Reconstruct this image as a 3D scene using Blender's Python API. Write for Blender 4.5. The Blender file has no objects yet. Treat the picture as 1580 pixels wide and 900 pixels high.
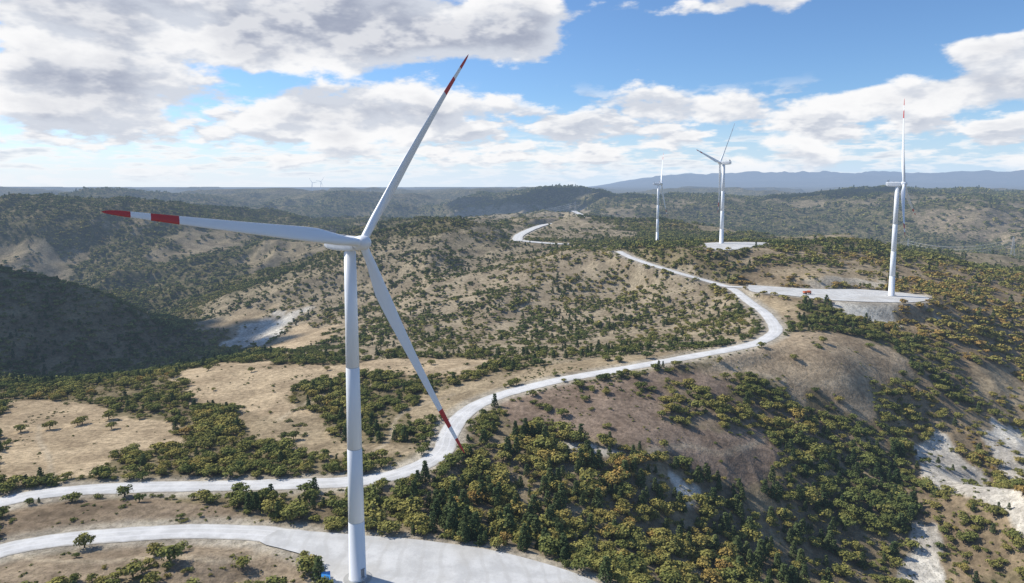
import bpy, math, numpy as np, random, time
from mathutils import Vector
T0=time.time()
random.seed(7); rng=np.random.default_rng(7)
scene=bpy.context.scene
# ------------------------------------------------------------ image pixel to world helpers, noise
F=1054.; P=math.radians(5.8); V0=290+F*math.tan(P); CH=115.
def ray(u,v):
    a=(u-790)/F;b=(V0-v)/F
    return a, math.cos(P)+b*math.sin(P), -math.sin(P)+b*math.cos(P)
def plane(u,v,z):
    d=ray(u,v); t=(z-CH)/d[2]; return (d[0]*t,d[1]*t,z)
def sstep(a,b,x):
    t=np.clip((x-a)/(b-a),0,1); return t*t*(3-2*t)
TAB=rng.random((256,256))
def vn(x,y,seed=0):
    x=x+seed*17.31; y=y+seed*41.77
    xi=np.floor(x).astype(np.int64); yi=np.floor(y).astype(np.int64)
    fx=x-xi; fy=y-yi; fx=fx*fx*fx*(fx*(fx*6-15)+10); fy=fy*fy*fy*(fy*(fy*6-15)+10)
    a=TAB[xi&255,yi&255];b=TAB[(xi+1)&255,yi&255];c=TAB[xi&255,(yi+1)&255];d=TAB[(xi+1)&255,(yi+1)&255]
    return (a*(1-fx)+b*fx)*(1-fy)+(c*(1-fx)+d*fx)*fy
def fbm(x,y,l,oc=4,seed=0,g=.5):
    s=0;a=1;t=0
    for i in range(oc):
        s=s+a*vn(x/l,y/l,seed+i*3); t+=a; a*=g; l*=.47
    return s/t
def ridged(x,y,l,oc=4,seed=0):
    s=0;a=1;t=0
    for i in range(oc):
        s=s+a*(1-np.abs(vn(x/l,y/l,seed+i*5)*2-1)); t+=a; a*=.5; l*=.5
    return s/t
# ------------------------------------------------------------ roads (image pixel column and row, assumed elevation)
MAIN=[(-60,792,2),(0,775,1.5),(80,760,1),(200,752,0),(400,748,-1),(560,741,-1),(640,722,-1),(682,697,-1),(693,668,-.5),(715,640,0),(760,614,1.5),(850,589,4),(950,571,6),(1050,553,8),(1150,534,10),(1188,519,11.5),(1196,505,12),(1180,483,13.5),(1155,465,15),(1130,446,18),(1100,436,20),(1060,425,24),(1000,407,30),(970,396,33),(955,388,36)]
SERV=[(-90,885,2),(0,850,2),(100,832,1.5),(250,821,.5),(350,820,0),(450,828,0),(530,845,0)]
BR2=[(1118,442,19),(1160,444,19),(1210,449,19),(1280,455,19)]
STRIP=[(800,371,24),(830,374,23),(870,376.5,22),(950,376.5,22),(1014,374.5,22),(1048,373,22)]
FAR=[(798,372,24),(803,362,25),(830,350,27),(850,345.5,28),(885,342,30),(898,334,32),(885,326,35)]
def spline(pts,step=2.0):
    p=np.array(pts,float); out=[]
    n=len(p)
    for i in range(n-1):
        p0=p[max(i-1,0)];p1=p[i];p2=p[i+1];p3=p[min(i+2,n-1)]
        m=max(2,int(np.linalg.norm(p2[:2]-p1[:2])/step))
        t=np.linspace(0,1,m,endpoint=False)[:,None]
        out.append(.5*((2*p1)+(-p0+p2)*t+(2*p0-5*p1+4*p2-p3)*t*t+(-p0+3*p1-3*p2+p3)*t**3))
    out.append(p[-1:]); return np.vstack(out)
roads={}
for nm,l,hw in (('gravel_road',MAIN,5.0),('service_road',SERV,4.9),('turbine_access_road',BR2,4.4),('ridge_access_road',STRIP,9.5),('distant_gravel_road',FAR,9.5)):
    roads[nm]=(spline([plane(*q) for q in l]),hw)
PAD1=[(430,818),(500,822),(560,827),(640,833),(760,850),(860,876),(920,899),(965,925),(960,960),(700,985),(540,960),(512,905),(496,874),(468,857),(430,846),(400,836)]
PAD2=[(1155,440),(1250,446),(1330,447),(1400,453),(1434,461),(1400,467),(1290,464),(1215,456),(1160,450)]
PAD3=[(1085,376),(1120,374),(1182,375),(1165,381),(1130,386),(1098,385)]
pads={}
for nm,l,z in (('turbine_pad',PAD1,0),('turbine_pad.001',PAD2,19),('turbine_pad.002',PAD3,47)):
    pads[nm]=(np.array([plane(u,v,z) for u,v in l]),z)
# ------------------------------------------------------------ terrain control points
C=[(200,880,2),(400,885,-1),(60,900,3),(300,860,3),(790,1100,-3),(100,1150,0),(1500,1150,-45),(700,890,0),
(0,412,20),(150,455,-15),(280,540,-85),(50,580,-70),(120,560,-75),(0,610,-15),(150,622,-12),(150,680,-5),(280,575,-14),(60,740,0),
(400,560,-12),(330,640,-8),(500,680,-5),(600,560,-3),(600,600,-3),(800,557,0),(450,520,-60),(650,520,-25),(550,535,-28),(420,545,-30),
(400,500,-75),(600,470,-30),(800,450,0),(900,430,10),(850,400,20),(750,390,15),(700,358,38),(760,357,38),(600,368,20),(550,382,8),(450,415,-20),(330,465,-65),(265,512,-100),
(1000,480,-3),(1100,470,8),(1000,440,8),(1060,500,-2),(1100,530,5),(950,530,-5),(850,520,-12),
(1500,440,10),(1580,430,5),(1700,440,0),(1250,382,42),(1350,395,35),(1450,407,25),(1300,430,30),(1250,427,28),(1350,492,5),(1400,489,3),
(1300,560,3),(1250,600,-8),(1400,650,-30),(1550,550,-20),(1550,650,-38),(1500,750,-45),(1400,880,-55),(1250,850,-48),(1100,850,-35),(1000,800,-22),(900,850,-14),(900,780,-12),(1000,700,-8),(850,650,-1),(1150,700,-18),(1300,700,-32),(1580,880,-46),(1650,750,-15),
(1450,500,5),(1400,560,-5),(1580,480,0),(700,760,-4),(800,760,-9),(600,800,-2),(200,790,1),(0,815,2),
(1300,350,-50),(1500,370,-60),(1580,400,-60),(1450,330,20),(1200,340,-20),(1050,350,-30),(1150,365,-40),
(100,400,-60),(300,440,-90),(200,350,10),(50,340,25),(350,350,-20),(400,400,-70),(550,345,-30),(600,330,0),(700,338,-20),(230,500,-95),(100,430,-95),
(850,330,33),(950,350,20),(760,332,5),(400,440,-80),(-100,400,20),(-100,600,-20),(-100,340,20)]
cp=[plane(*c) for c in C]
for nm,(s,hw) in roads.items():
    k=max(1,len(s)//24) if nm!='gravel_road' else 22
    cp+= [tuple(q) for q in s[::k]]
for nm,(p,z) in pads.items():
    cp+=[tuple(q) for q in p[::2]]
cp=np.array(cp)
def warp(x,y):
    r=np.hypot(x,y); az=np.clip(np.arctan2(x,y),-.95,.95)
    return az*1.0, np.log(np.clip(r,120,4200))
cu,cv=warp(cp[:,0],cp[:,1])
RC=.035
def ker(du,dv): return np.sqrt(du*du+dv*dv+RC*RC)
n=len(cp)
A=np.zeros((n+3,n+3)); A[:n,:n]=ker(cu[:,None]-cu[None],cv[:,None]-cv[None])-np.eye(n)*0.004
A[:n,n]=1;A[:n,n+1]=cu;A[:n,n+2]=cv;A[n,:n]=1;A[n+1,:n]=cu;A[n+2,:n]=cv
W=np.linalg.solve(A,np.concatenate([cp[:,2],[0,0,0]]))
def tps(x,y):
    u,v=warp(x.ravel(),y.ravel()); out=np.empty(len(u))
    for i in range(0,len(u),40000):
        a=u[i:i+40000];b=v[i:i+40000]
        out[i:i+40000]=ker(a[:,None]-cu[None],b[:,None]-cv[None])@W[:n]+W[n]+W[n+1]*a+W[n+2]*b
    return out.reshape(x.shape)
def height(x,y):
    r=np.hypot(x,y); az=np.arctan2(x,y); azd=np.degrees(az)
    t=np.clip(tps(x,y),-130,140)
    back=sstep(60,100,np.abs(azd)); t=t*(1-back)-25*back
    corridor=sstep(-6,3,azd)*(1-sstep(21,26,azd))*(1-sstep(1300,1900,r))
    left=(1-corridor)*sstep(650,1300,r)
    nz=(fbm(x,y,130,4,3)-.5)*(3+9*left)*sstep(150,400,r)
    wx=x+(fbm(x,y,500,3,201)-.5)*400; wy=y+(fbm(x,y,500,3,205)-.5)*400
    nz=nz+(ridged(wx,wy,360,4,9)-.62)*78*left*(1-.4*sstep(2000,3500,r))
    nz=nz+(ridged(wx,wy,1100,2,13)-.6)*150*(1-corridor)*sstep(1150,2000,r)
    gul=sstep(14,22,azd)*(1-sstep(600,900,r))*sstep(200,300,r)
    nz=nz+(ridged(x,y,60,3,21)-.6)*9*gul*sstep(-2,-18,t)
    slope=sstep(-22,-12,azd)*(1-sstep(8,14,azd))*sstep(560,700,r)*(1-sstep(1050,1200,r))
    nz=nz+(ridged(x,y,190,3,23)-.62)*24*slope
    nz=nz+(fbm(x,y,14,2,5)-.5)*.7
    t=t+nz
    R=ridged(wx,wy,2300,2,37)*.6+ridged(wx,wy,850,4,41)*.4
    far=-170+30*sstep(3500,9000,r)+(R-.35)*560
    far=far+120*np.exp(-((azd-3.4)/3.2)**2-((r-5200)/900)**2)
    far=far+110*sstep(22,30,azd)*np.exp(-((r-4600)/900)**2)
    far=far+60*np.exp(-((azd+14)/4)**2-((r-5600)/900)**2)
    far=np.maximum(far,(-60+r*.011)*sstep(6500,9000,r)-170*(1-sstep(6500,9000,r)))
    cap=CH-66+r*.0078+(vn(azd*.22,azd*0+r*.0004,77)-.5)*50+(vn(azd*.9,azd*0+r*.0004,78)-.5)*24+(38*np.exp(-((azd-3.4)/3.2)**2)+26*sstep(22,30,azd))*(1-sstep(6500,8500,r))
    over=far-cap; far=np.where((r<14000)&(over>-25),cap-25+25*np.tanh((over+25)/25),far)
    mt=sstep(17000,24000,r)*(1-sstep(33000,39000,r))*sstep(5,14,azd)*(1-sstep(60,80,azd))
    far=np.where(r>11000,np.minimum(far,CH+16),far)+mt*(-30+ridged(x,y,5200,5,51)**1.8*620)
    w=sstep(2500,3700,r)
    return t*(1-w)+far*w
# ------------------------------------------------------------ polar grid
azs=np.radians(np.concatenate([np.arange(-180,-52,4.0),np.arange(-52,52.01,.1),np.arange(56,180,4.0)]))
NA=len(azs); iA0=int(np.argmin(np.abs(azs-math.radians(-52))))
r_in=np.array([2,20,50,80,105,120]); r_out=125*np.exp(np.arange(0,math.log(42000/125),.0062))
rs=np.concatenate([r_in,r_out]); NR=len(rs)
RR,AA=np.meshgrid(rs,azs,indexing='ij')
X=RR*np.sin(AA);Y=RR*np.cos(AA)
Z=height(X,Y)
# grading
dm=np.full(X.shape,1e9); zr=np.zeros(X.shape)
def upd(px,py,pz,hw,reach,dm=dm,zr=zr):
    m=np.where((X>px.min()-reach)&(X<px.max()+reach)&(Y>py.min()-reach)&(Y<py.max()+reach))
    if len(m[0])==0: return
    gx=X[m];gy=Y[m]
    for i in range(0,len(gx),100000):
        sl=(m[0][i:i+100000],m[1][i:i+100000])
        d2=(gx[i:i+100000,None]-px)**2+(gy[i:i+100000,None]-py)**2
        k=d2.argmin(1); d=np.sqrt(d2[np.arange(len(k)),k])-hw
        b=d<dm[sl]
        q=(sl[0][b],sl[1][b]); dm[q]=d[b]; zr[q]=pz[k[b]]
for nm,(s,hw) in roads.items():
    for i in range(0,len(s),30):
        c=s[i:i+31]; upd(c[:,0],c[:,1],c[:,2],hw,45)
def pip(px,py,poly):
    ins=np.zeros(px.shape,bool); m=len(poly); j=m-1
    for i in range(m):
        xi,yi=poly[i][0],poly[i][1]; xj,yj=poly[j][0],poly[j][1]
        if yi!=yj:
            c=((yi>py)!=(yj>py))&(px<(xj-xi)*(py-yi)/(yj-yi)+xi); ins^=c
        j=i
    return ins
def smooth_poly(p,step=3):
    return spline(np.vstack([p,p[:1]]),step)[:-1]
padpoly={}
for nm,(p,z) in pads.items():
    sp=smooth_poly(p,3 if z<40 else 6); padpoly[nm]=sp
    for i in range(0,len(sp),20):
        c=sp[i:i+21]; upd(c[:,0],c[:,1],c[:,2],0,40)
    bb=np.where((X>sp[:,0].min())&(X<sp[:,0].max())&(Y>sp[:,1].min())&(Y<sp[:,1].max()))
    ii=pip(X[bb],Y[bb],sp); q=(bb[0][ii],bb[1][ii]); dm[q]=-5; zr[q]=z
off=.16+np.clip(RR/1000-.4,0,3)**2*.9
wg=1-sstep(1.5+RR*.004,13+RR*.008,dm)
Z=Z*(1-wg)+(zr-off)*wg
DM=dm
# ------------------------------------------------------------ zone masks
def hit(u,v):
    a,b,c=ray(u,v); h=math.hypot(a,b); az=math.atan2(a,b); sl=c/h
    ia=int(np.clip(round((az-azs[iA0])/math.radians(.1)),0,1040))+iA0
    col=Z[6:,ia]; rr=rs[6:]; k=np.where(col>CH+sl*rr)[0]
    if len(k)==0: return None
    r=rr[k[0]]; return (r*math.sin(az),r*math.cos(az))
def zone(px):
    out=[];m=len(px)
    for i in range(m):
        a=px[i];b=px[(i+1)%m]; s=max(1,int(math.hypot(a[0]-b[0],a[1]-b[1])/18))
        for k in range(s):
            h=hit(a[0]+(b[0]-a[0])*k/s,a[1]+(b[1]-a[1])*k/s)
            if h: out.append(h)
    return out
jx=X+(fbm(X,Y,30,3,71)-.5)*26*np.clip(RR/500,.5,3); jy=Y+(fbm(X,Y,30,3,77)-.5)*36*np.clip(RR/500,.5,3)
dens=np.full(X.shape,.84); pine=np.full(X.shape,.06); warm=np.full(X.shape,.50); size=np.full(X.shape,1.0)
FLOOR=np.array([.18,.15,.093]); col=np.ones(X.shape+(3,))*FLOOR
TAN=(.39,.31,.21); TAN2=(.31,.25,.168); BRN=(.215,.168,.12); PALE=(.50,.475,.425); GREY=(.28,.235,.168); RED=(.23,.175,.135)
Zs=[ # polygon, density, pine, warm, size, colour
([(300,480),(450,418),(560,380),(700,357),(800,362),(960,385),(1060,425),(1150,470),(1180,500),(1150,530),(1050,548),(860,560),(700,548),(560,555),(430,550),(330,520)],.63,.08,.44,.85,GREY),
([(1200,380),(1580,425),(1700,440),(1700,900),(1450,900),(1350,720),(1340,640),(1390,560),(1380,500),(1300,470),(1150,470),(1120,430)],.68,.05,.92,1.05,(.24,.188,.125)),
([(560,745),(700,700),(720,645),(800,645),(880,665),(980,690),(1060,725),(1150,752),(1200,700),(1200,640),(1280,640),(1400,700),(1400,905),(930,920),(860,875),(760,848),(600,828),(470,815),(350,790),(440,770)],.75,.34,.60,1.15,(.22,.18,.12)),
([(170,690),(300,670),(420,690),(560,715),(660,705),(640,722),(560,738),(400,745),(160,745)],.82,.03,.64,.95,FLOOR),
([(150,620),(330,640),(380,660),(430,690),(330,700),(240,668)],.72,.03,.64,1.0,FLOOR),
([(0,618),(120,622),(180,640),(235,655),(300,672),(290,690),(180,700),(150,735),(60,742),(0,742)],.07,.0,.3,.8,TAN),
([(275,577),(330,560),(480,562),(600,553),(760,555),(730,575),(640,582),(560,575),(450,600),(440,620),(500,645),(430,650),(330,628),(270,610)],.15,.0,.3,.8,TAN),
([(330,628),(430,650),(500,645),(560,690),(640,690),(660,700),(560,712),(480,698),(430,685),(380,655)],.2,.0,.3,.8,TAN2),
([(650,612),(740,578),(860,560),(1000,545),(1080,543),(1040,552),(950,568),(850,586),(760,610),(700,640),(640,655)],.2,.0,.3,.8,TAN2),
([(1205,520),(1300,510),(1360,530),(1385,555),(1345,600),(1335,630),(1250,625),(1150,590),(1060,565),(1100,556),(1190,535)],.10,.0,.6,.9,(.33,.26,.18)),
([(780,618),(900,590),(1020,575),(1060,565),(1150,592),(1120,602),(1040,605),(1020,640),(1100,660),(1160,650),(1200,700),(1190,720),(1150,750),(1050,720),(980,690),(880,665),(800,645)],.24,.05,.5,.7,RED),
([(1020,590),(1120,605),(1240,640),(1330,650),(1300,690),(1200,690),(1165,650),(1100,655),(1020,635)],.62,.05,.82,1.0,BRN),
([(0,785),(100,772),(200,765),(350,790),(500,812),(400,808),(200,812),(0,835)],.42,.08,.55,.7,BRN),
([(-40,872),(150,840),(350,832),(460,858),(500,905),(-40,920)],.28,.02,.55,.6,(.25,.20,.145)),
([(1425,645),(1475,685),(1530,750),(1590,800),(1590,835),(1500,795),(1445,745),(1405,695)],.26,.1,.6,.8,PALE),
([(1388,795),(1425,805),(1440,860),(1450,905),(1400,905)],.2,.2,.5,.8,PALE),
([(1505,665),(1560,645),(1600,690),(1595,755),(1545,740)],.30,.05,.7,.8,PALE),
([(1505,585),(1580,570),(1600,640),(1530,640)],.3,.0,.8,.8,TAN2),
([(1020,735),(1085,760),(1090,800),(1060,790)],.4,.3,.5,.9,PALE),
([(870,680),(960,700),(930,712),(870,700)],.4,.2,.5,.9,PALE),
([(335,540),(370,505),(400,488),(480,474),(470,490),(440,508),(390,540)],.16,.0,.3,.8,PALE),
([(400,538),(450,508),(510,500),(500,525),(440,545)],.06,.0,.3,.8,TAN),
([(310,510),(345,490),(380,482),(430,470),(390,500),(350,525)],.10,.0,.3,.8,TAN2),
([(225,505),(260,495),(300,505),(300,528),(250,528)],.9,.0,.22,1.7,FLOOR),
([(715,358),(800,345),(850,320),(905,320),(915,340),(960,350),(1000,366),(900,372),(800,366)],.42,.0,.3,.9,(.33,.275,.20)),
([(690,330),(760,318),(840,318),(820,332),(740,345)],.42,.0,.3,1.0,(.29,.25,.19)),
([(1255,405),(1400,410),(1440,430),(1300,432),(1200,425)],.34,.0,.7,.8,TAN2),
([(1060,395),(1180,386),(1240,390),(1200,402),(1110,400)],.36,.0,.7,.8,TAN2),
([(1150,455),(1230,472),(1245,500),(1215,515),(1197,490)],.28,.0,.6,.7,TAN2),
([(1262,461),(1444,459),(1440,482),(1400,500),(1318,495)],.03,.0,.6,.8,(.47,.45,.40)),
([(1250,432),(1350,430),(1360,447),(1250,445)],.03,.0,.6,.8,(.42,.38,.31)),
([(1400,330),(1500,318),(1580,335),(1580,385),(1480,370),(1420,355)],.5,.0,.7,1.0,(.28,.225,.16)),
([(0,545),(0,412),(150,455),(290,545),(100,600),(0,600)],.9,.1,.3,1.0,(.17,.14,.085)),
([(40,395),(130,385),(160,400),(70,410)],.45,.0,.3,1,TAN2),([(270,375),(360,380),(330,395),(280,392)],.4,.0,.3,1,TAN2),
([(130,345),(220,338),(240,350),(150,358)],.5,.0,.3,1,TAN2),
]
for px,d,pi,wa,sz,cc in Zs:
    poly=zone(px)
    if len(poly)<3: continue
    pa=np.array(poly)
    bb=np.where((jx>pa[:,0].min())&(jx<pa[:,0].max())&(jy>pa[:,1].min())&(jy<pa[:,1].max()))
    ii=pip(jx[bb],jy[bb],poly); q=(bb[0][ii],bb[1][ii])
    dens[q]=d;pine[q]=pi;warm[q]=wa;size[q]=sz;col[q]=cc
clr=fbm(X,Y,260,3,91); farw=sstep(1100,1400,RR)*(1-.6*sstep(3000,4500,RR))
cl=sstep(.62,.68,clr)*farw
dens=dens*(1-.6*cl); col=col*(1-cl[...,None])+np.array([.27,.225,.155])*cl[...,None]
vg=(1-sstep(0,5+RR*.004,DM-2.5*fbm(X,Y,9,2,95)))[...,None]; col=col*(1-vg)+np.array([.38,.345,.285])*vg
# farm tracks worn into the fields
td=np.full(X.shape,1e9); tz=np.zeros(X.shape)
for tr in ([(62,655),(60,680),(75,705),(80,738)],[(430,650),(470,625),(540,600),(640,585),(760,560)],[(1080,560),(1180,580),(1260,600),(1335,590)],[(560,712),(600,680),(620,640),(700,610)],[(1000,700),(1060,690),(1120,700),(1180,680)],[(20,860),(120,868),(240,860),(330,868),(420,852)]):
    w_=[hit(*q) for q in tr]; w_=[q+(0.,) for q in w_ if q]
    if len(w_)<2: continue
    s=spline(w_,1.5)
    for i in range(0,len(s),60):
        c=s[i:i+61]; upd(c[:,0],c[:,1],c[:,2],0,6,td,tz)
tw=(1-sstep(.9,2.4,np.abs(td)+fbm(X,Y,7,2,99)*.8))*.65
col=col*(1-tw[...,None])+np.array([.42,.36,.27])*tw[...,None]; dens=np.where(td<2.2,0,dens)
for k in range(1):
    col[1:-1,1:-1]=(col[1:-1,1:-1]*2+col[2:,1:-1]+col[:-2,1:-1]+col[1:-1,2:]+col[1:-1,:-2])/6
col=np.clip(col*1.17,0,.62)
dens=np.where(DM<2.0+RR*.0015,0,dens)
canopy=(.85*sstep(850,1400,RR)+.15*sstep(1800,3500,RR))*np.clip(dens*1.3-.1,0,1)
# ------------------------------------------------------------ materials
def newmat(name):
    m=bpy.data.materials.new(name); m.use_nodes=True; nt=m.node_tree; nt.nodes.clear(); return m,nt
def N(nt,t,**k):
    n_=nt.nodes.new(t)
    for a,b in k.items(): setattr(n_,a,b)
    return n_
def M(nt,op,a,b=None,c=None,clamp=False):
    n_=nt.nodes.new('ShaderNodeMath'); n_.operation=op; n_.use_clamp=clamp
    for i,v in enumerate((a,b,c)):
        if v is None: continue
        if isinstance(v,(int,float)): n_.inputs[i].default_value=v
        else: nt.links.new(v,n_.inputs[i])
    return n_.outputs[0]
def mixc(nt,f,a,b,bt='MIX'):
    n_=nt.nodes.new('ShaderNodeMix'); n_.data_type='RGBA'; n_.blend_type=bt
    for i,v in ((0,f),(6,a),(7,b)):
        if isinstance(v,(int,float)): n_.inputs[i].default_value=v
        elif isinstance(v,tuple): n_.inputs[i].default_value=v+(1,) if len(v)==3 else v
        else: nt.links.new(v,n_.inputs[i])
    return n_.outputs[2]
def noise(nt,vec,scale,detail=4,rough=.55):
    n_=nt.nodes.new('ShaderNodeTexNoise'); n_.inputs['Scale'].default_value=scale; n_.inputs['Detail'].default_value=detail; n_.inputs['Roughness'].default_value=rough
    if vec is not None: nt.links.new(vec,n_.inputs['Vector'])
    return n_.outputs['Fac']
def mapr(nt,v,a,b,c=0,d=1):
    n_=nt.nodes.new('ShaderNodeMapRange'); n_.interpolation_type='SMOOTHSTEP'
    nt.links.new(v,n_.inputs[0]); n_.inputs[1].default_value=a;n_.inputs[2].default_value=b;n_.inputs[3].default_value=c;n_.inputs[4].default_value=d
    return n_.outputs[0]
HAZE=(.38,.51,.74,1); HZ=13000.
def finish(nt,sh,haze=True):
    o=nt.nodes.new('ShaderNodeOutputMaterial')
    if haze:   # haze painted into the material as emission, stronger with distance from the origin
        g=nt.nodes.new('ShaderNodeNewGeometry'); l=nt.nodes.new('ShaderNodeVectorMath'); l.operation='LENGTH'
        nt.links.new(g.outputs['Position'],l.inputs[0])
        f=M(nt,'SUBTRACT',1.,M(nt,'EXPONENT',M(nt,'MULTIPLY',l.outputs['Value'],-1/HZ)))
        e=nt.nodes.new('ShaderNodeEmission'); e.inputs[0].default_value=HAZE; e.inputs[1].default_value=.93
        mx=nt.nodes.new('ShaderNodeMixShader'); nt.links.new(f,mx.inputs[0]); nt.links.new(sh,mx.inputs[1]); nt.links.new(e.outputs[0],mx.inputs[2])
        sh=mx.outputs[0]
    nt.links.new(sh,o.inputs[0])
def nolight(m):
    m.cycles.emission_sampling='NONE'
def bsdf(nt,colr,rough=.8,bump=None,bs=.3,bd=.3,spec=.2,diffuse=False):
    b=nt.nodes.new('ShaderNodeBsdfDiffuse' if diffuse else 'ShaderNodeBsdfPrincipled')
    if isinstance(colr,tuple): b.inputs[0].default_value=colr+(1,)
    else: nt.links.new(colr,b.inputs[0])
    b.inputs['Roughness'].default_value=rough
    if not diffuse: b.inputs['Specular IOR Level'].default_value=spec
    if bump is not None:
        q=nt.nodes.new('ShaderNodeBump'); q.inputs['Strength'].default_value=bs; q.inputs['Distance'].default_value=bd
        nt.links.new(bump,q.inputs['Height']); nt.links.new(q.outputs[0],b.inputs['Normal'])
    return b.outputs[0]
def geopos(nt): return nt.nodes.new('ShaderNodeNewGeometry').outputs['Position']
mt,nt=newmat('dry_hillside')
at=N(nt,'ShaderNodeAttribute',attribute_name='zone'); pos=geopos(nt)
c=at.outputs['Color']
n1=noise(nt,pos,.035,5,.6); n2=noise(nt,pos,.35,4,.65); n3=noise(nt,pos,1.6,3,.65)
c=mixc(nt,1.,c,mixc(nt,mapr(nt,n1,.35,.65),(.76,.73,.70),(1.18,1.16,1.12)),'MULTIPLY')
c=mixc(nt,1.,c,mixc(nt,mapr(nt,n2,.3,.7),(.68,.67,.65),(1.26,1.24,1.20)),'MULTIPLY')
c=mixc(nt,mapr(nt,n3,.55,.64,0,.55),c,(.11,.095,.045))
can=M(nt,'MULTIPLY',at.outputs['Alpha'],mapr(nt,noise(nt,pos,.10,5,.72),.42,.51))
c=mixc(nt,can,c,mixc(nt,mapr(nt,n1,.4,.6),(.048,.058,.026),(.105,.098,.040)))
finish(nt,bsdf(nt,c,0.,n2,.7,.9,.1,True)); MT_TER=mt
def gravel(name,base,tracks=False):
    mt,nt=newmat(name); pos=geopos(nt)
    c=mixc(nt,mapr(nt,noise(nt,pos,.12,6,.65),.35,.65),tuple(x*.86 for x in base),tuple(min(x*1.1,.8) for x in base))
    c=mixc(nt,mapr(nt,noise(nt,pos,1.6,4,.7),.45,.75,0,.25),c,(.42,.39,.33))
    if tracks:
        uv=N(nt,'ShaderNodeUVMap'); sx=N(nt,'ShaderNodeSeparateXYZ'); nt.links.new(uv.outputs[0],sx.inputs[0])
        a=M(nt,'ABSOLUTE',M(nt,'SUBTRACT',sx.outputs[0],.5))
        wob=M(nt,'MULTIPLY',noise(nt,pos,.25,3),.20)
        edge=mapr(nt,M(nt,'ADD',a,wob),.50,.61,0,.8)
        c=mixc(nt,edge,c,(.40,.36,.29))
        tr=M(nt,'ABSOLUTE',M(nt,'SUBTRACT',M(nt,'ADD',a,M(nt,'MULTIPLY',wob,.3)),.19))
        c=mixc(nt,mapr(nt,tr,.07,.01,0,.45),c,(.78,.76,.73))
    else:
        w=N(nt,'ShaderNodeTexWave'); w.inputs['Scale'].default_value=.05; w.inputs['Distortion'].default_value=9; w.inputs['Detail'].default_value=3;w.inputs['Detail Scale'].default_value=.6; nt.links.new(pos,w.inputs['Vector'])
        c=mixc(nt,mapr(nt,w.outputs['Fac'],.8,1.,0,.35),c,(.46,.44,.40))
        c=mixc(nt,mapr(nt,noise(nt,pos,.045,3,.5),.45,.7,0,.45),c,(.46,.425,.36))
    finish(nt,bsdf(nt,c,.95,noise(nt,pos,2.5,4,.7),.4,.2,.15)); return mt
MT_ROAD=gravel('gravel_surface',(.67,.65,.61),True); MT_PAD=gravel('gravel_pad_surface',(.60,.585,.55))
def paint(name,colr,rough=.4,dirt=.12,haze=True):
    mt,nt=newmat(name); tc=N(nt,'ShaderNodeTexCoord')
    mp=N(nt,'ShaderNodeMapping'); mp.inputs['Scale'].default_value=(1,1,.12); nt.links.new(tc.outputs['Object'],mp.inputs[0])
    c=mixc(nt,mapr(nt,noise(nt,mp.outputs[0],.9,5,.6),.45,.75,0,dirt),colr,tuple(x*.55 for x in colr))
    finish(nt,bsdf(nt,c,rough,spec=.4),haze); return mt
MT_W=paint('white_turbine_paint',(.84,.85,.86),.38,.12); MT_SEAM=paint('tower_flange_joint',(.55,.56,.57)); MT_R=paint('red_marking_paint',(.52,.03,.025)); MT_D=paint('dark_grey_paint',(.22,.23,.24)); MT_CON=paint('concrete',(.38,.37,.34),.9,.4)
MT_BLUE=paint('blue_paint',(.03,.22,.55),.5); MT_OR=paint('orange_paint',(.65,.13,.02),.5); MT_BLK=paint('black_rubber',(.03,.03,.03),.8)
MT_STEEL=paint('galvanised_steel',(.42,.43,.44),.5); MT_ROOF=paint('clay_roof',(.34,.12,.07),.9); MT_WALL=paint('plaster_wall',(.62,.58,.52),.9); MT_BARK=paint('bark',(.09,.07,.05),.95,.3)
def foliage(name,stops):
    mt,nt=newmat(name)
    a=N(nt,'ShaderNodeAttribute',attribute_name='tint'); a.attribute_type='INSTANCER'
    r=N(nt,'ShaderNodeValToRGB'); nt.links.new(a.outputs['Fac'],r.inputs[0])
    el=r.color_ramp.elements
    while len(el)<len(stops): el.new(.5)
    for e,(p_,cc) in zip(el,stops): e.position=p_; e.color=cc+(1,)
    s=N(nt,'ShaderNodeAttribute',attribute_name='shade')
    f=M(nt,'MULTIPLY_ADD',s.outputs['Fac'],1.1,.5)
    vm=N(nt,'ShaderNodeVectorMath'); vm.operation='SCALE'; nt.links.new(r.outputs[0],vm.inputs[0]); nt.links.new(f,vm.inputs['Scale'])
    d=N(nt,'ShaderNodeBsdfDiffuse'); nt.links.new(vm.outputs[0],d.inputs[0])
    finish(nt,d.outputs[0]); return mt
MT_OAK=foliage('oak_foliage',[(0,(.088,.108,.036)),(.3,(.155,.162,.048)),(.6,(.225,.205,.060)),(.85,(.285,.225,.066)),(1.,(.30,.195,.062))])
MT_PINE=foliage('pine_foliage',[(0,(.050,.076,.032)),(1.,(.115,.135,.052))])
for m_ in bpy.data.materials: nolight(m_)
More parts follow.
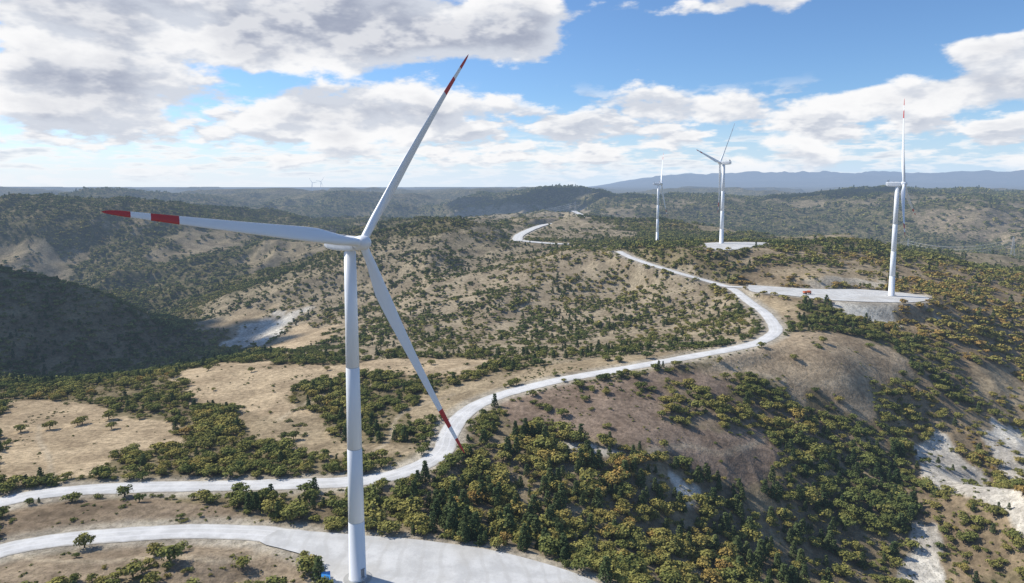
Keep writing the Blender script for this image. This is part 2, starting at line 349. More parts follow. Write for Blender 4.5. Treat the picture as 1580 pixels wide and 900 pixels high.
# ------------------------------------------------------------ mesh helpers
def mkmesh(name,verts,faces,mats,fm=None,smooth=False):
    me=bpy.data.meshes.new(name); me.from_pydata([tuple(v) for v in verts],[],faces)
    for m in mats: me.materials.append(m)
    if fm is not None: me.polygons.foreach_set('material_index',fm)
    if smooth: me.polygons.foreach_set('use_smooth',[True]*len(me.polygons))
    me.update(); return me
def link(o,parent=None):
    scene.collection.objects.link(o)
    if parent: o.parent=parent
    return o
def sample(grid,x,y):
    r=np.hypot(x,y); az=np.arctan2(x,y)
    fi=6+np.log(np.clip(r,125,41000)/125)/.0062; fa=iA0+(az-azs[iA0])/math.radians(.1)
    i=np.clip(fi.astype(int),6,NR-2); j=np.clip(fa.astype(int),iA0,iA0+1038)
    a=np.clip(fi-i,0,1);b=np.clip(fa-j,0,1)
    return (grid[i,j]*(1-a)+grid[i+1,j]*a)*(1-b)+(grid[i,j+1]*(1-a)+grid[i+1,j+1]*a)*b
def ground(x,y): return float(sample(Z,np.array([x]),np.array([y]))[0])
me=bpy.data.meshes.new('ground')
V=np.stack([X,Y,Z],-1).reshape(-1,3)
ii,jj=np.meshgrid(np.arange(NR-1),np.arange(NA),indexing='ij'); j2=(jj+1)%NA
Fq=np.stack([ii*NA+jj,(ii)*NA+j2,(ii+1)*NA+j2,(ii+1)*NA+jj],-1).reshape(-1,4)[:,::-1]
me.vertices.add(len(V)); me.vertices.foreach_set('co',V.ravel().astype(np.float32))
me.loops.add(Fq.size); me.loops.foreach_set('vertex_index',Fq.ravel().astype(np.int32))
me.polygons.add(len(Fq)); me.polygons.foreach_set('loop_start',np.arange(0,Fq.size,4,dtype=np.int32))
me.polygons.foreach_set('use_smooth',np.ones(len(Fq),bool))
me.update(calc_edges=True)
ca=me.color_attributes.new('zone','FLOAT_COLOR','POINT')
ca.data.foreach_set('color',np.concatenate([col,canopy[...,None]],-1).astype(np.float32).ravel())
me.materials.append(MT_TER); link(bpy.data.objects.new('ground',me))
for nm,(s,hw) in roads.items():
    t=np.gradient(s[:,:2],axis=0); t/=np.linalg.norm(t,axis=1)[:,None]; nr=np.stack([t[:,1],-t[:,0]],1)
    K=7; vs=[];uv=[]
    w1=hw*(1+.12*(fbm(s[:,0],s[:,1],12,3,3)-.5)*2); w2=hw*(1+.12*(fbm(s[:,0],s[:,1],12,3,8)-.5)*2)
    o=np.clip(np.hypot(s[:,0],s[:,1])/1000-.4,0,3)**2*.25
    for i in range(len(s)):
        for k in range(K):
            f=k/(K-1)*2-1; w=w1[i] if f<0 else w2[i]
            vs.append((s[i,0]+nr[i,0]*f*w,s[i,1]+nr[i,1]*f*w,s[i,2]+.05+o[i]+.10*(1-f*f)-(.12 if abs(f)==1 else 0))); uv.append((k/(K-1),i*.1))
    fc=[(i*K+k,i*K+k+1,(i+1)*K+k+1,(i+1)*K+k) for i in range(len(s)-1) for k in range(K-1)]
    m_=mkmesh(nm,vs,fc,[MT_ROAD],smooth=True); ul=m_.uv_layers.new(name='UVMap')
    for l in m_.loops: ul.data[l.index].uv=uv[l.vertex_index]
    link(bpy.data.objects.new(nm,m_))
for nm,sp in padpoly.items():
    z=pads[nm][1]; o_=.17 if z<10 else (.19 if z<30 else .35)
    vs=[(p[0],p[1],z+o_) for p in sp]; m_=mkmesh(nm,vs,[tuple(range(len(vs)))],[MT_PAD])
    link(bpy.data.objects.new(nm,m_))
# ------------------------------------------------------------ turbines
def lathe(prof,n=48,cap=True):
    vs=[];fs=[]
    for r,z in prof:
        for k in range(n): vs.append((r*math.cos(2*math.pi*k/n),r*math.sin(2*math.pi*k/n),z))
    for i in range(len(prof)-1):
        for k in range(n): fs.append((i*n+k,i*n+(k+1)%n,(i+1)*n+(k+1)%n,(i+1)*n+k))
    if cap: fs.append(tuple((len(prof)-1)*n+k for k in range(n)))
    return vs,fs
def box(c,s,vs,fs):
    b=len(vs)
    for dx in(-1,1):
        for dy in(-1,1):
            for dz in(-1,1): vs.append((c[0]+dx*s[0]/2,c[1]+dy*s[1]/2,c[2]+dz*s[2]/2))
    for f in((0,1,3,2),(4,6,7,5),(0,4,5,1),(2,3,7,6),(0,2,6,4),(1,5,7,3)): fs.append(tuple(b+q for q in f))
def blade_mesh(L,pitch,bend):
    S=[0,.015,.03,.05,.08,.12,.16,.2,.24,.3,.36,.42,.48,.54,.6,.66,.72,.77,.7701,.82,.86,.8601,.9,.92,.9201,.95,.975,.99,1.]
    n=24; vs=[];fs=[];fm=[]
    for s in S:
        ch=np.interp(s,[0,.05,.12,.21,.3,.5,.75,.95,.985,1.],[2.3,2.35,3.3,4.2,3.85,2.85,1.85,1.05,.7,.12])
        th=np.interp(s,[0,.05,.12,.21,.3,.5,1.],[1,.98,.62,.36,.27,.2,.15])*ch
        af=float(sstep(.04,.2,np.array(s))); tw=math.radians(np.interp(s,[0,.2,.5,1],[16,14,6,1])+pitch)
        for k in range(n):
            t=2*math.pi*k/n; x=math.cos(t);y=math.sin(t)
            xa=x*.5*ch+af*.18*ch; ya=y*.5*th*(1-af*.5*(x+ .35)) 
            X_=xa*math.cos(tw)-ya*math.sin(tw); Y_=xa*math.sin(tw)+ya*math.cos(tw)
            vs.append((X_,Y_-bend*.6*s*s-bend*.4*s,1.2+s*(L-1.2)))
    for i in range(len(S)-1):
        mid=(S[i]+S[i+1])/2; red=mid>.92 or .77<mid<.86
        for k in range(n): fs.append((i*n+k,i*n+(k+1)%n,(i+1)*n+(k+1)%n,(i+1)*n+k)); fm.append(1 if red else 0)
    fs.append(tuple((len(S)-1)*n+k for k in range(n)));fm.append(1)
    return mkmesh('blade',vs,fs,[MT_W,MT_R],fm,True)
def turbine(name,base,yaw,th,L,H,pitch=4,bend=3.6):
    e=bpy.data.objects.new(name,None); e.location=base; link(e)
    top=H-2.3
    secs=[0.35,18,40,64,top]
    def rad(z): return 2.5-(2.5-1.65)*(z/top)**.9
    prof=[(rad(.35)+.12,.35),(rad(.35)+.12,.6),(rad(.6),.62)]
    for a in secs[1:-1]:
        prof+=[(rad(a),a-.12),(rad(a)-.03,a-.1),(rad(a)-.03,a+.1),(rad(a),a+.12)]
    prof.append((rad(top),top))
    vs,fs=lathe(prof,64); fm=[0]*len(fs)
    for i,(p_,q_) in enumerate(zip(prof[:-1],prof[1:])):
        if q_[1]-p_[1]>.15 and q_[1]-p_[1]<.24 and i>2:
            for k in range(64): fm[i*64+k]=1
    o=link(bpy.data.objects.new('tower',mkmesh('tower',vs,fs,[MT_W,MT_SEAM],fm,True)),e)
    vs,fs=lathe([(4.2,-.6),(4.2,.22),(4.0,.34),(2.2,.36)],48,False)
    link(bpy.data.objects.new('foundation',mkmesh('foundation',vs,fs,[MT_CON])),e)
    vs=[];fs=[];box((0,-2.48,2.6),(1.1,.16,2.3),vs,fs);box((0,-2.55,3.95),(1.3,.4,.1),vs,fs)
    m=len(fs)
    for k in range(6): box((0,-3.0-.32*k,1.35-.2*k),(1.3,.34,.06),vs,fs)
    box((0,-2.6,1.42),(1.3,.7,.06),vs,fs)
    for sx in(-.66,.66):
        for k in range(4): box((sx,-2.7-.6*k,1.75-.33*k),(.05,.05,1.1),vs,fs)
    d=link(bpy.data.objects.new('door_and_stair',mkmesh('door',vs,fs,[MT_D,MT_STEEL],[0]*m+[1]*(len(fs)-m))),e); d.rotation_euler=(0,0,math.radians(50))
    y=math.radians(yaw)
    nac=bpy.data.objects.new('nacelle_frame',None); nac.rotation_euler=(0,0,y); nac.location=(0,0,H); link(nac,e)
    vs=[];fs=[];sec=[(-2.6,1.55,1.6,0),(-2.0,1.9,1.9,0),(0,2.05,2.1,0),(4,2.1,2.15,.05),(7.2,2.0,2.0,.15),(8.6,1.75,1.6,.3),(8.9,1.3,1.2,.35)]
    n=32
    for yy,w,h,dz in sec:
        for k in range(n):
            t=2*math.pi*k/n; cx=math.copysign(abs(math.cos(t))**.35,math.cos(t)); sz=math.copysign(abs(math.sin(t))**.35,math.sin(t)); vs.append((w*cx,yy,dz+h*sz))
    for i in range(len(sec)-1):
        for k in range(n): fs.append((i*n+k,(i+1)*n+k,(i+1)*n+(k+1)%n,i*n+(k+1)%n))
    fs.append(tuple(range(n)));fs.append(tuple((len(sec)-1)*n+k for k in range(n))[::-1])
    m=len(fs)
    box((0,7.4,2.95),(3.0,.5,1.2),vs,fs); box((-1.2,7.4,2.3),(.2,.3,.6),vs,fs);box((1.2,7.4,2.3),(.2,.3,.6),vs,fs)
    box((-.9,6.5,3.3),(.08,.08,2.2),vs,fs);box((.9,6.5,3.3),(.08,.08,2.2),vs,fs);box((.9,6.5,4.4),(.5,.08,.08),vs,fs);box((-.9,6.5,4.4),(.08,.5,.08),vs,fs)
    box((0,3,2.3),(1.6,1.6,.3),vs,fs)
    link(bpy.data.objects.new('nacelle',mkmesh('nacelle',vs,fs,[MT_W,MT_D],[0]*m+[1]*(len(fs)-m))),nac)
    vs,fs=lathe([(1.5,-.0),(1.5,1.2)],32); link(bpy.data.objects.new('yaw_bearing',mkmesh('yaw_bearing',vs,fs,[MT_W],None,True)),nac).location=(0,0,-2.9)
    rot=bpy.data.objects.new('rotor_frame',None); rot.location=(0,-5*math.cos(math.radians(5)),5*math.sin(math.radians(5))); rot.rotation_euler=(math.radians(-5),0,0); link(rot,nac)
    prof=[(1.5,-2.3),(1.9,-1.9),(2.05,-.8),(2.05,.5),(1.9,1.3),(1.5,2.0),(.9,2.5),(.3,2.72),(.02,2.75)]
    vs,fs=lathe(prof,40)
    hb=link(bpy.data.objects.new('hub_spinner',mkmesh('hub_spinner',vs,fs,[MT_W],None,True)),rot); hb.rotation_euler=(math.radians(90),0,0)
    bm=blade_mesh(L,pitch,bend)
    for k in range(3):
        b=link(bpy.data.objects.new('blade_%d'%(k+1),bm),rot); b.rotation_euler=(0,math.radians(90-(th+120*k)),0)
    return e
turbine('wind_turbine',plane(552,893,0),56.5,52,72.5,99.4,4,8.5)
turbine('wind_turbine.001',plane(1375,457,19),56,96,73,99,30)
turbine('wind_turbine.002',plane(1113,376,47),-128,11,67,98)
turbine('wind_turbine.003',plane(1014,374.5,22),72,57,64,99.4,30)
def bearing(u,r):
    a=(u-790)/F; az=math.atan(a/math.cos(P)); x=r*math.sin(az); y=r*math.cos(az); return x,y
for u,r,th in ((485,6800,10),(498,6900,50),(573,6500,80)):
    x,y=bearing(u,r); turbine('wind_turbine',(x,y,ground(x,y)-2),50,th,60,100)
# ------------------------------------------------------------ vegetation prototypes
def leafcloud(lobes,n,size,outw=.6,seed=0,flat=.8):
    g=np.random.default_rng(seed); vs=[];fs=[];sh=[]
    w=np.array([l[3]**2 for l in lobes]); w/=w.sum()
    for i in range(n):
        k=g.choice(len(lobes),p=w); cx,cy,cz,r=lobes[k]
        d=g.normal(size=3); d/=np.linalg.norm(d)
        if d[2]<-.35: d[2]*=-.6
        rr=r*(.72+.36*g.random()); p=np.array([cx,cy,cz])+d*rr*np.array([1,1,flat])
        nrm=d*outw+g.normal(size=3)*.42+np.array([0,0,.45]); nrm/=np.linalg.norm(nrm)
        a=np.cross(nrm,g.normal(size=3)); a/=np.linalg.norm(a); b=np.cross(nrm,a)
        s=size*(.6+.8*g.random()); 
        b0=len(vs)
        q=[p-a*s,p-b*s*.8+a*.2*s,p+a*s*.9,p+b*s*.9-a*.1*s]
        vs+=q; fs.append((b0,b0+1,b0+2,b0+3))
        v=.25+.5*g.random()+.25*(p[2]-cz)/r+ ((k*5+seed)%7-3)*.06  # leaf tone: random and per lobe, with lit lobe tops painted in
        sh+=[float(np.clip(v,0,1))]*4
    return vs,fs,sh
def limb(p0,p1,r0,r1,vs,fs,n=6):
    p0=np.array(p0,float);p1=np.array(p1,float);d=p1-p0;d=d/np.linalg.norm(d);a=np.cross(d,[.3,.9,.1]);a/=np.linalg.norm(a);b=np.cross(d,a);o=len(vs)
    for p,r in((p0,r0),(p1,r1)):
        for k in range(n): t=2*math.pi*k/n; vs.append(p+a*r*math.cos(t)+b*r*math.sin(t))
    for k in range(n): fs.append((o+k,o+(k+1)%n,o+n+(k+1)%n,o+n+k))
protos=bpy.data.collections.new('vegetation_forms')
def proto(name,kind,seed,lod=1.):
    g=random.Random(seed); vs=[];fs=[];lobes=[]; q=1/math.sqrt(lod)
    if kind=='oak':
        n=g.randint(7,10)
        for i in range(n):
            t=i*2.4+g.random(); rr=.34*math.sqrt(g.random())+.05; lobes.append((rr*math.cos(t),rr*math.sin(t),.42+.30*g.random()*(1-rr),.18+.12*g.random()))
        lobes.append((0,0,.6,.28)); lobes.append((0,0,.35,.3))
        if lod==1:
            limb((0,0,-.1),(0.02,0,.4),.05,.03,vs,fs)
            for l in lobes[:5]: limb((.01,0,.22+.1*g.random()),l[:3],.025,.008,vs,fs)
        nb=len(fs); lv,lf,sh=leafcloud(lobes,int(460*lod),.063*q,.8,seed)
    elif kind=='shrub':
        for i in range(g.randint(5,8)):
            t=g.random()*6.28; rr=.5*math.sqrt(g.random()); lobes.append((rr*math.cos(t),rr*math.sin(t),.18+.2*g.random(),.18+.16*g.random()))
        if lod==1:
            for l in lobes[:4]: limb((0,0,-.1),l[:3],.02,.006,vs,fs,4)
        nb=len(fs); lv,lf,sh=leafcloud(lobes,int(280*lod),.07*q,.8,seed)
    else:
        if lod==1: limb((0,0,-.1),(0,0,.92),.035,.006,vs,fs)
        for t in range(9):
            z=.16+.09*t; R=.27*(1-(t/9)**1.3)+.035
            for k in range(7):
                a=k*.9+t*1.3+g.random()*.5; rr=R*(.65+.35*g.random()); lobes.append((rr*.7*math.cos(a),rr*.7*math.sin(a),z+.03*g.random(),.06+.05*g.random()*(1-t/12)))
                if k%3==0 and lod==1: limb((0,0,z-.03),lobes[-1][:3],.008,.003,vs,fs,4)
        nb=len(fs); lv,lf,sh=leafcloud(lobes,int(500*lod),.04*q,.7,seed)
    o=len(vs); vs=list(vs)+lv; fs=fs+[tuple(o+q_ for q_ in f) for f in lf]
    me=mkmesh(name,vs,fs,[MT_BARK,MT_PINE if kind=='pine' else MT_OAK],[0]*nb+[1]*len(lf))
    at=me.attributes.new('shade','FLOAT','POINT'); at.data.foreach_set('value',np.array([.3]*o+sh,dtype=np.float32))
    ob=bpy.data.objects.new(name,me); protos.objects.link(ob); return ob
P_=[]
for i in range(6): P_.append(proto('form_%02d_oak'%i,'oak',10+i))
for i in range(4): P_.append(proto('form_%02d_pine'%(6+i),'pine',30+i))
for i in range(4): P_.append(proto('form_%02d_shrub'%(10+i),'shrub',50+i))
for i in range(6): P_.append(proto('form_%02d_oak_far'%(14+i),'oak',10+i,.16))
for i in range(4): P_.append(proto('form_%02d_pine_far'%(20+i),'pine',30+i,.18))
for i in range(4): P_.append(proto('form_%02d_shrub_far'%(24+i),'shrub',50+i,.2))
def scatter():
    out=[]
    for r0,r1,rate,sc in ((150,450,1/14.,.95),(450,800,1/16.,.93),(800,1500,1/25.,1.0),(1500,2800,1/62.,1.35),(2800,5000,1/420.,2.6)):
        a0=math.radians(43); n=int((r1*r1-r0*r0)*a0*rate)
        r=np.sqrt(r0*r0+(r1*r1-r0*r0)*rng.random(n)); az=(rng.random(n)*2-1)*a0
        x=r*np.sin(az);y=r*np.cos(az)
        d=sample(dens,x,y)
        nz=.5*fbm(x,y,45,3,101)+.5*fbm(x,y,13,2,107); nz=(nz-.5)*2.0+.5
        p=np.clip((d*1.25-nz)*2.2+.18*d,0,.9)*np.clip(d*6,0,1); p=np.maximum(p,d*.16)
        k=rng.random(n)<p
        x=x[k];y=y[k]; out.append((x,y,np.full(len(x),sc),nz[k],np.zeros(len(x),bool)))
    n=int((520**2-150**2)*a0/14.); r=np.sqrt(150**2+(520**2-150**2)*rng.random(n)); az=(rng.random(n)*2-1)*a0; x=r*np.sin(az);y=r*np.cos(az); d=sample(dens,x,y)
    nz=(fbm(x,y,22,3,141)-.5)*2+.5; k=rng.random(n)<np.clip((.25+d-nz)*1.6,0.02,.8)*(d>.03)
    out.append((x[k],y[k],np.full(k.sum(),.42),nz[k],np.ones(k.sum(),bool)))
    x,y,sc,nz,tiny=[np.concatenate([o[i] for o in out]) for i in range(5)]
    z=sample(Z,x,y); pn=sample(pine,x,y); wm=sample(warm,x,y); sz=sample(size,x,y); dn=sample(dens,x,y)
    u=rng.random(len(x)); pf=fbm(x,y,60,3,113); ispine=(u<np.clip(pn*(1+ (pf-.5)*5),0,.9))&~tiny
    issh=(~ispine)&((rng.random(len(x))<np.clip(.75-dn*.65,.2,.8))|tiny)
    h=np.where(ispine,6.4,np.where(issh,2.6,4.4))*(.5+.9*rng.random(len(x))**1.4)*sz*sc*np.where(ispine,1,np.clip(1.25-.5*nz,.7,1.2))
    wd=h*(.9+.35*rng.random(len(x)))*np.where(ispine,.95,1.1)
    var=np.where(ispine,6+rng.integers(0,4,len(x)),np.where(issh,10+rng.integers(0,4,len(x)),rng.integers(0,6,len(x))))
    var=var+np.where((np.hypot(x,y)>620)|tiny,14,0)
    tf=fbm(x,y,90,3,131)
    tint=np.clip(wm*.75+(tf-.5)*.9+rng.normal(size=len(x))*.17,0,1)
    return x,y,z-.05*h,h,wd,var,tint,ispine,issh
x,y,z,h,wd,var,tint,ispine,issh=scatter()
print('n trees',len(x),time.time()-T0)
def gn_scatter(name,m):
    me=bpy.data.meshes.new(name); k=int(m.sum()); me.vertices.add(k)
    me.vertices.foreach_set('co',np.stack([x[m],y[m],z[m]],-1).astype(np.float32).ravel())
    for nm,tp,arr in(('hh','FLOAT',h[m]),('ww','FLOAT',wd[m]),('tint','FLOAT',tint[m]),('rz','FLOAT',rng.random(k)*6.283)):
        a=me.attributes.new(nm,tp,'POINT'); a.data.foreach_set('value',arr.astype(np.float32))
    a=me.attributes.new('var','INT','POINT'); a.data.foreach_set('value',var[m].astype(np.int32))
    ob=link(bpy.data.objects.new(name,me))
    ng=bpy.data.node_groups.new(name+'_nodes','GeometryNodeTree')
    ng.interface.new_socket('Geometry',in_out='INPUT',socket_type='NodeSocketGeometry'); ng.interface.new_socket('Geometry',in_out='OUTPUT',socket_type='NodeSocketGeometry')
    gi=ng.nodes.new('NodeGroupInput');go=ng.nodes.new('NodeGroupOutput')
    mp=ng.nodes.new('GeometryNodeMeshToPoints'); ip=ng.nodes.new('GeometryNodeInstanceOnPoints'); ci=ng.nodes.new('GeometryNodeCollectionInfo')
    ci.inputs['Collection'].default_value=protos; ci.inputs['Separate Children'].default_value=True; ci.inputs['Reset Children'].default_value=True
    def na(nm,dt):
        q=ng.nodes.new('GeometryNodeInputNamedAttribute'); q.data_type=dt; q.inputs[0].default_value=nm; return q.outputs[0]
    cs=ng.nodes.new('ShaderNodeCombineXYZ'); cr=ng.nodes.new('ShaderNodeCombineXYZ')
    ng.links.new(na('ww','FLOAT'),cs.inputs[0]); ng.links.new(na('ww','FLOAT'),cs.inputs[1]); ng.links.new(na('hh','FLOAT'),cs.inputs[2]); ng.links.new(na('rz','FLOAT'),cr.inputs[2])
    ng.links.new(gi.outputs[0],mp.inputs[0]); ng.links.new(mp.outputs[0],ip.inputs['Points']); ng.links.new(ci.outputs[0],ip.inputs['Instance'])
    ip.inputs['Pick Instance'].default_value=True; ng.links.new(na('var','INT'),ip.inputs['Instance Index'])
    ng.links.new(cr.outputs[0],ip.inputs['Rotation']); ng.links.new(cs.outputs[0],ip.inputs['Scale']); ng.links.new(ip.outputs[0],go.inputs[0])
    md=ob.modifiers.new('scatter','NODES'); md.node_group=ng
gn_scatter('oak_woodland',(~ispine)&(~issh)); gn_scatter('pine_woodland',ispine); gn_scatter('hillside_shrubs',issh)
for u,v,hh in ((32,668,5.5),(77,664,6),(120,658,5),(127,655,5.5),(168,648,7),(15,684,2.5),(172,662,5),(388,575,4.5),(505,573,4),(462,565,3.5),(530,590,4),(1025,692,5),(1010,570,4),(1270,530,6),(1225,560,5),(1295,622,5),(1250,620,4),(902,620,4),(935,610,4.5),(870,590,3),(1110,560,4),(205,893,6),(262,870,7),(240,857,5),(375,880,5),(470,862,3)):
    q=hit(u,v)
    if q:
        k=random.randrange(6); ob=link(bpy.data.objects.new('oak_tree',P_[k].data)); hh*=.9; ob.location=(q[0],q[1],ground(*q)-.1); ob.scale=(hh*1.15,hh*1.15,hh); ob.rotation_euler=(0,0,random.random()*6); ob['tint']=.3+.5*random.random()
# ------------------------------------------------------------ pylons, village, vehicles
def pylon(x,y,hh):
    vs=[];fs=[]; z0=ground(x,y)-1
    def w(t): return hh*.085*(1-t)**1.3+.5
    lv=[0,.15,.3,.43,.55,.66,.76,.85,.93,1.]
    cs=[[np.array([sx*w(t),sy*w(t),t*hh]) for sx,sy in((-1,-1),(1,-1),(1,1),(-1,1))] for t in lv]
    for i in range(len(lv)-1):
        for k in range(4):
            limb(cs[i][k],cs[i+1][k],.16,.16,vs,fs,4); limb(cs[i][k],cs[i+1][(k+1)%4],.09,.09,vs,fs,4); limb(cs[i][(k+1)%4],cs[i+1][k],.09,.09,vs,fs,4)
    for t,a in((.66,7),(.8,6),(.93,5)):
        for s in(-1,1):
            limb((0,0,t*hh),(s*a,0,t*hh+.3),.15,.1,vs,fs,4); limb((0,0,t*hh+2.2),(s*a,0,t*hh+.3),.1,.1,vs,fs,4); limb((s*a,0,t*hh+.3),(s*a,0,t*hh-1.8),.1,.1,vs,fs,4)
    o=link(bpy.data.objects.new('power_pylon',mkmesh('power_pylon',vs,fs,[MT_STEEL]))); o.location=(x,y,z0); return o,hh
pl=[]
for u,r,hh in((700,3000,45),(887,2150,44),(1060,2050,44),(1222,1850,44),(1400,1700,42),(1562,1560,42)):
    q=bearing(u,r); o,hh=pylon(q[0],q[1],hh); pl.append((o,hh))
    o.rotation_euler=(0,0,math.radians(70))
vs=[];fs=[]
for (a,ha),(b,hb) in zip(pl[:-1],pl[1:]):
    for t,ar in((.66,7),(.8,6),(.93,5)):
        for s in(-1,1):
            o1=np.array(a.location)+np.array([s*ar*math.cos(1.22),s*ar*math.sin(1.22),t*ha-1.5]);o2=np.array(b.location)+np.array([s*ar*math.cos(1.22),s*ar*math.sin(1.22),t*hb-1.5])
            pr=o1
            for k in range(1,13):
                f=k/12; p=o1*(1-f)+o2*f-np.array([0,0,4*f*(1-f)*14]); limb(pr,p,.09,.09,vs,fs,3); pr=p
link(bpy.data.objects.new('power_lines',mkmesh('power_lines',vs,fs,[MT_STEEL])))
q=bearing(847,5150); vs=[];fs=[]; limb((0,0,0),(0,0,70),1.6,.7,vs,fs,6); box((0,0,55),(3,3,3),vs,fs); o=link(bpy.data.objects.new('telecom_mast',mkmesh('mast',vs,fs,[MT_STEEL]))); o.location=(q[0],q[1],ground(*q)-1)
vs=[];fs=[];fm=[]
box((0,0,2.6),(9,7.5,5.6),vs,fs);fm+=[0]*6
b=len(vs)
for xx in(-5,5): vs+=[(xx,-4.3,5.3),(xx,4.3,5.3),(xx,0,7.6)]
fs+=[(b,b+3,b+5,b+2),(b+1,b+2,b+5,b+4),(b,b+2,b+1),(b+3,b+4,b+5),(b,b+1,b+4,b+3)];fm+=[1,1,0,0,1]
for s in(-1,1):
    for xx in(-2.8,0,2.8):
        for zz in(1.6,4.0): box((xx,s*3.76,zz),(1.1,.08,1.2),vs,fs);fm+=[2]*6
box((2.6,1.2,7.4),(.7,.7,1.5),vs,fs);fm+=[1]*6
hm=mkmesh('village_house',vs,fs,[MT_WALL,MT_ROOF,MT_D],fm)
for i in range(46):
    x_,y_=bearing(random.gauss(505,34),random.uniform(3100,3650)); o=link(bpy.data.objects.new('village_house',hm)); o.location=(x_,y_,ground(x_,y_)+.3); o.rotation_euler=(0,0,random.random()*3.1); s=random.uniform(.9,1.5); o.scale=(s*random.uniform(.9,1.5),s,s)
vs=[];fs=[];fm=[]
def bx(c,s,m): box(c,s,vs,fs); fm.extend([m]*6)
bx((0,0,.95),(7.2,1.0,.35),2); bx((2.9,0,2.0),(1.7,2.4,1.9),0); bx((3.76,0,2.4),(.06,2.0,.8),2); bx((2.9,1.22,2.4),(1.0,.06,.7),2); bx((2.9,-1.22,2.4),(1.0,.06,.7),2); bx((3.5,0,1.05),(.9,2.4,.5),0)
bx((-1.2,1.2,2.0),(4.9,.12,1.3),0);bx((-1.2,-1.2,2.0),(4.9,.12,1.3),0);bx((-3.6,0,2.0),(.12,2.3,1.3),0);bx((1.3,0,2.2),(.12,2.3,1.7),0);bx((-1.2,0,1.4),(4.7,2.3,.14),0)
for wx in(3.0,-1.4,-2.8):
    for sy in(-1,1): 
        o0=len(vs)
        limb((wx,sy*.85,.52),(wx,sy*1.25,.52),.52,.52,vs,fs,14); fm.extend([1]*14); fs.append(tuple(o0+14+k for k in range(14)));fm.append(1); fs.append(tuple(o0+k for k in range(14)));fm.append(1)
o=link(bpy.data.objects.new('orange_truck',mkmesh('orange_truck',vs,fs,[MT_OR,MT_BLK,MT_D],fm))); p=plane(1245,454,19.2); o.location=(p[0],p[1],19.25); o.rotation_euler=(0,0,.3)
vs=[];fs=[];fm=[]
bx((0,0,1.3),(2.4,4.8,2.4),0)
for k in range(16):
    for s in(-1,1): bx((s*1.22,-2.2+k*.29,1.3),(.06,.13,2.2),0)
for k in range(8): bx((-1.0+k*.28,2.42,1.3),(.12,.06,2.2),0)
bx((0,0,2.56),(2.5,4.9,.12),0); bx((0,-2.43,1.3),(1.0,.06,2.0),1)
for sx in(-1.1,1.1):
    for sy in(-2.2,2.2): bx((sx,sy,.08),(.25,.25,.16),1)
o=link(bpy.data.objects.new('blue_site_container',mkmesh('blue_site_container',vs,fs,[MT_BLUE,MT_D],fm))); p=plane(503,902,.2); o.location=(p[0],p[1],.18); o.rotation_euler=(0,0,.25)
# ------------------------------------------------------------ light
SAZ=math.radians(-66); SEL=math.radians(40)
sd=Vector((math.sin(SAZ)*math.cos(SEL),math.cos(SAZ)*math.cos(SEL),math.sin(SEL)))
L=bpy.data.lights.new('sun','SUN'); L.energy=5.0; L.angle=math.radians(.5); L.color=(1,.955,.875)
lo=link(bpy.data.objects.new('sun',L)); lo.rotation_euler=(-sd).to_track_quat('-Z','Y').to_euler()
def shadow_cloud(cx,cy,cz,rx,ry,seed):  # unseen opaque cloud, added out of frame to cast a shadow
    import bmesh
    g=random.Random(seed); bm=bmesh.new()
    for i in range(26):
        t=g.random()*6.28; q=math.sqrt(g.random()); s=(1.1-q*.7)
        m=bmesh.ops.create_icosphere(bm,subdivisions=3,radius=1)
        r=.26*s+.08
        for v in m['verts']:
            n_=1+.18*math.sin(v.co.x*5+i)*math.sin(v.co.y*6+i*2)+.1*math.sin(v.co.z*9+i)
            v.co=Vector((math.cos(t)*q*rx+v.co.x*r*rx*n_,math.sin(t)*q*ry+v.co.y*r*ry*n_,max(v.co.z*n_,-.25)*r*min(rx,500)*.5))
    me=bpy.data.meshes.new('shadow_cloud'); bm.to_mesh(me); bm.free(); me.polygons.foreach_set('use_smooth',[True]*len(me.polygons))
    m,nt=newmat('shadow_cloud_white'); finish(nt,bsdf(nt,(.85,.86,.88),1.,spec=0),False); me.materials.append(m)
    o=link(bpy.data.objects.new('shadow_cloud',me)); o.location=(cx,cy,cz)
def shadow_cloud_over(gx,gy,gz,alt,rx,ry,seed):  # placed sunward of the ground spot its shadow is meant to darken
    k=(alt-gz)/sd.z; shadow_cloud(gx+sd.x*k,gy+sd.y*k,alt,rx,ry,seed)
shadow_cloud_over(-520,800,-40,1500,220,170,1)
shadow_cloud_over(250,3900,60,2300,800,330,2)
shadow_cloud_over(-1500,3000,40,2200,480,260,3)
shadow_cloud_over(1750,3500,0,2300,520,330,4)
# ------------------------------------------------------------ world
w=bpy.data.worlds.new('World'); scene.world=w; w.use_nodes=True; nt=w.node_tree; nt.nodes.clear()
sky=N(nt,'ShaderNodeTexSky'); sky.sky_type='NISHITA'; sky.sun_disc=False; sky.sun_elevation=SEL; sky.sun_rotation=SAZ; sky.altitude=900; sky.air_density=1.0; sky.dust_density=.6; sky.ozone_density=1.6
tc=N(nt,'ShaderNodeTexCoord'); dirv=tc.outputs['Generated']; sx=N(nt,'ShaderNodeSeparateXYZ'); nt.links.new(dirv,sx.inputs[0])
az=M(nt,'ARCTAN2',sx.outputs[0],sx.outputs[1]); el=M(nt,'ARCSINE',sx.outputs[2])
def ang(u,v):
    a,b,c_=ray(u,v); return math.atan2(a,b),math.atan2(c_,math.hypot(a,b))
def blob(u,v,ru,rv,amp):
    a0,e0=ang(u,v); 
    p=M(nt,'MULTIPLY',M(nt,'SUBTRACT',az,a0),F/ru); p=M(nt,'MULTIPLY',p,p); q=M(nt,'MULTIPLY',M(nt,'SUBTRACT',el,e0),F/rv); q=M(nt,'MULTIPLY',q,q)
    return M(nt,'MULTIPLY',M(nt,'EXPONENT',M(nt,'MULTIPLY',M(nt,'ADD',p,q),-1.)),amp)
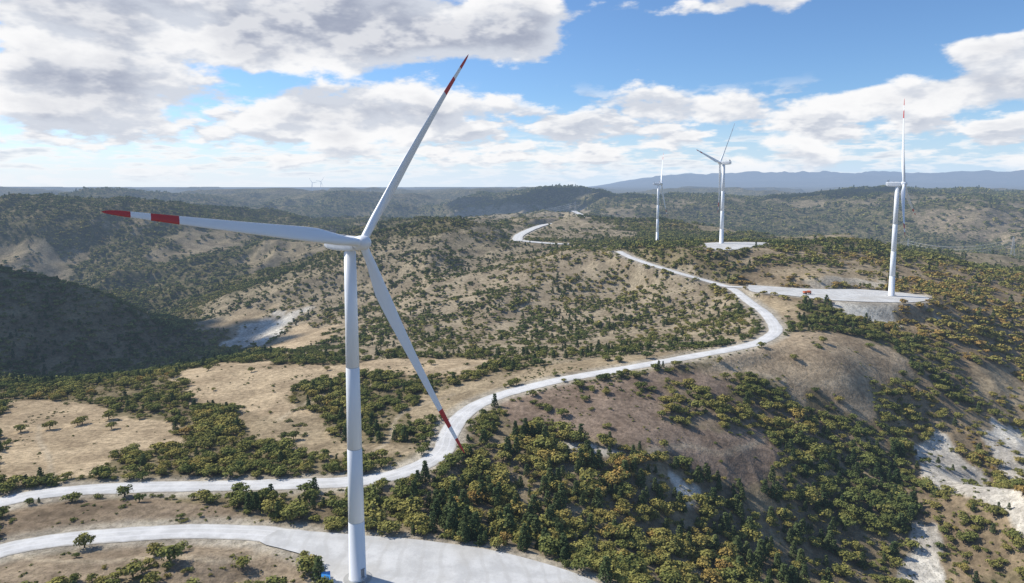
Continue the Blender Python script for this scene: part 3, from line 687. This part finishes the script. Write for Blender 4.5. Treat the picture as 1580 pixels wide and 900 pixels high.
def total(bl):
    s=None
    for b_ in bl:
        v=blob(*b_); s=v if s is None else M(nt,'ADD',s,v)
    return s
def layer(scale,zs,cov,thr,soft,detail,dz,grey_lo,grey_hi,off=(0,0,0),ld=4):
    def samp(ddz,dx,det):
        mp=N(nt,'ShaderNodeMapping'); mp.inputs['Scale'].default_value=(scale,scale,scale*zs); mp.inputs['Location'].default_value=(off[0]+dx*scale,off[1],off[2]+ddz*scale*zs); nt.links.new(dirv,mp.inputs[0])
        return noise(nt,mp.outputs[0],1.,det,.56)
    n0=samp(0,0,detail)
    val=M(nt,'ADD',n0,cov)
    alpha=mapr(nt,val,thr,thr+soft)
    thick=mapr(nt,val,thr+grey_lo,thr+grey_hi)
    if dz is None: return alpha,thick,None
    n1=samp(dz,-dz*.6,ld); nlow=samp(0,0,ld)
    up=mapr(nt,M(nt,'SUBTRACT',nlow,n1),-.065,.065)
    return alpha,thick,up
covA=total([(200,25,360,78,.27),(480,20,230,62,.18),(760,62,200,42,.24),(60,120,170,24,.18),(1100,12,130,26,.24),(1540,72,80,18,.24),(1050,165,420,28,.15),(1530,130,110,28,.18),(250,180,430,42,.15),(560,178,150,32,.12),(640,130,60,14,.08),(450,118,100,16,-.16),(1200,85,330,45,-.10)])
aA,tA,uA=layer(6.3,2.3,covA,.585,.085,7,.018,.09,.32,(3.1,1.7,.4),5)
covB=total([(790,210,900,32,.13),(300,225,500,30,.07),(1150,185,450,24,.08)])
aB,tB,uB=layer(11.,3.2,covB,.55,.10,6,.009,.08,.28,(8.3,2.2,5.),4)
aB=M(nt,'MULTIPLY',aB,mapr(nt,el,.155,.10))
covC=total([(700,252,1300,26,.13)])
aC,tC,uC=layer(19.,6.0,covC,.52,.15,4,None,.1,.3,(1.3,7.2,2.))
aC=M(nt,'MULTIPLY',M(nt,'MULTIPLY',aC,mapr(nt,el,.085,.055)),.8)
K=10.
WH=(.97*K,.97*K,.98*K); GR=(.36*K,.40*K,.51*K); MID=(.66*K,.70*K,.78*K)
def ccol(t,u,lo=GR):
    if u is None: return mixc(nt,t,WH,lo)
    c1=mixc(nt,u,MID,WH); return mixc(nt,M(nt,'MULTIPLY',t,M(nt,'SUBTRACT',1.,M(nt,'MULTIPLY',u,.6))),c1,lo)
skyc=mixc(nt,1.,sky.outputs[0],(.90,1.16,1.45),'MULTIPLY')
hz=mapr(nt,el,.13,-.005,0,.85)
hzc=mixc(nt,mapr(nt,az,-.7,.6),(.84*K,.90*K,.97*K),(.62*K,.77*K,.96*K))
c=mixc(nt,hz,skyc,hzc)
c=mixc(nt,aC,c,ccol(tC,uC,MID)); c=mixc(nt,aB,c,ccol(tB,uB,(.52*K,.57*K,.67*K))); c=mixc(nt,aA,c,ccol(tA,uA))
c=mixc(nt,mapr(nt,el,.045,-.002,0,.75),c,hzc)
bg=N(nt,'ShaderNodeBackground'); nt.links.new(c,bg.inputs[0]); bg.inputs[1].default_value=.1
ow=N(nt,'ShaderNodeOutputWorld'); nt.links.new(bg.outputs[0],ow.inputs[0])
# ------------------------------------------------------------ camera
cam=bpy.data.cameras.new('camera'); cam.sensor_width=36; cam.lens=36*F/1580; cam.shift_y=-(450-V0)/1580
cam.clip_start=1; cam.clip_end=80000
co=link(bpy.data.objects.new('camera',cam)); co.location=(0,0,CH); co.rotation_euler=(math.radians(90)-P,0,0); scene.camera=co
scene.view_settings.view_transform='Standard'; scene.view_settings.look='None'; scene.view_settings.exposure=0
print('done',time.time()-T0)
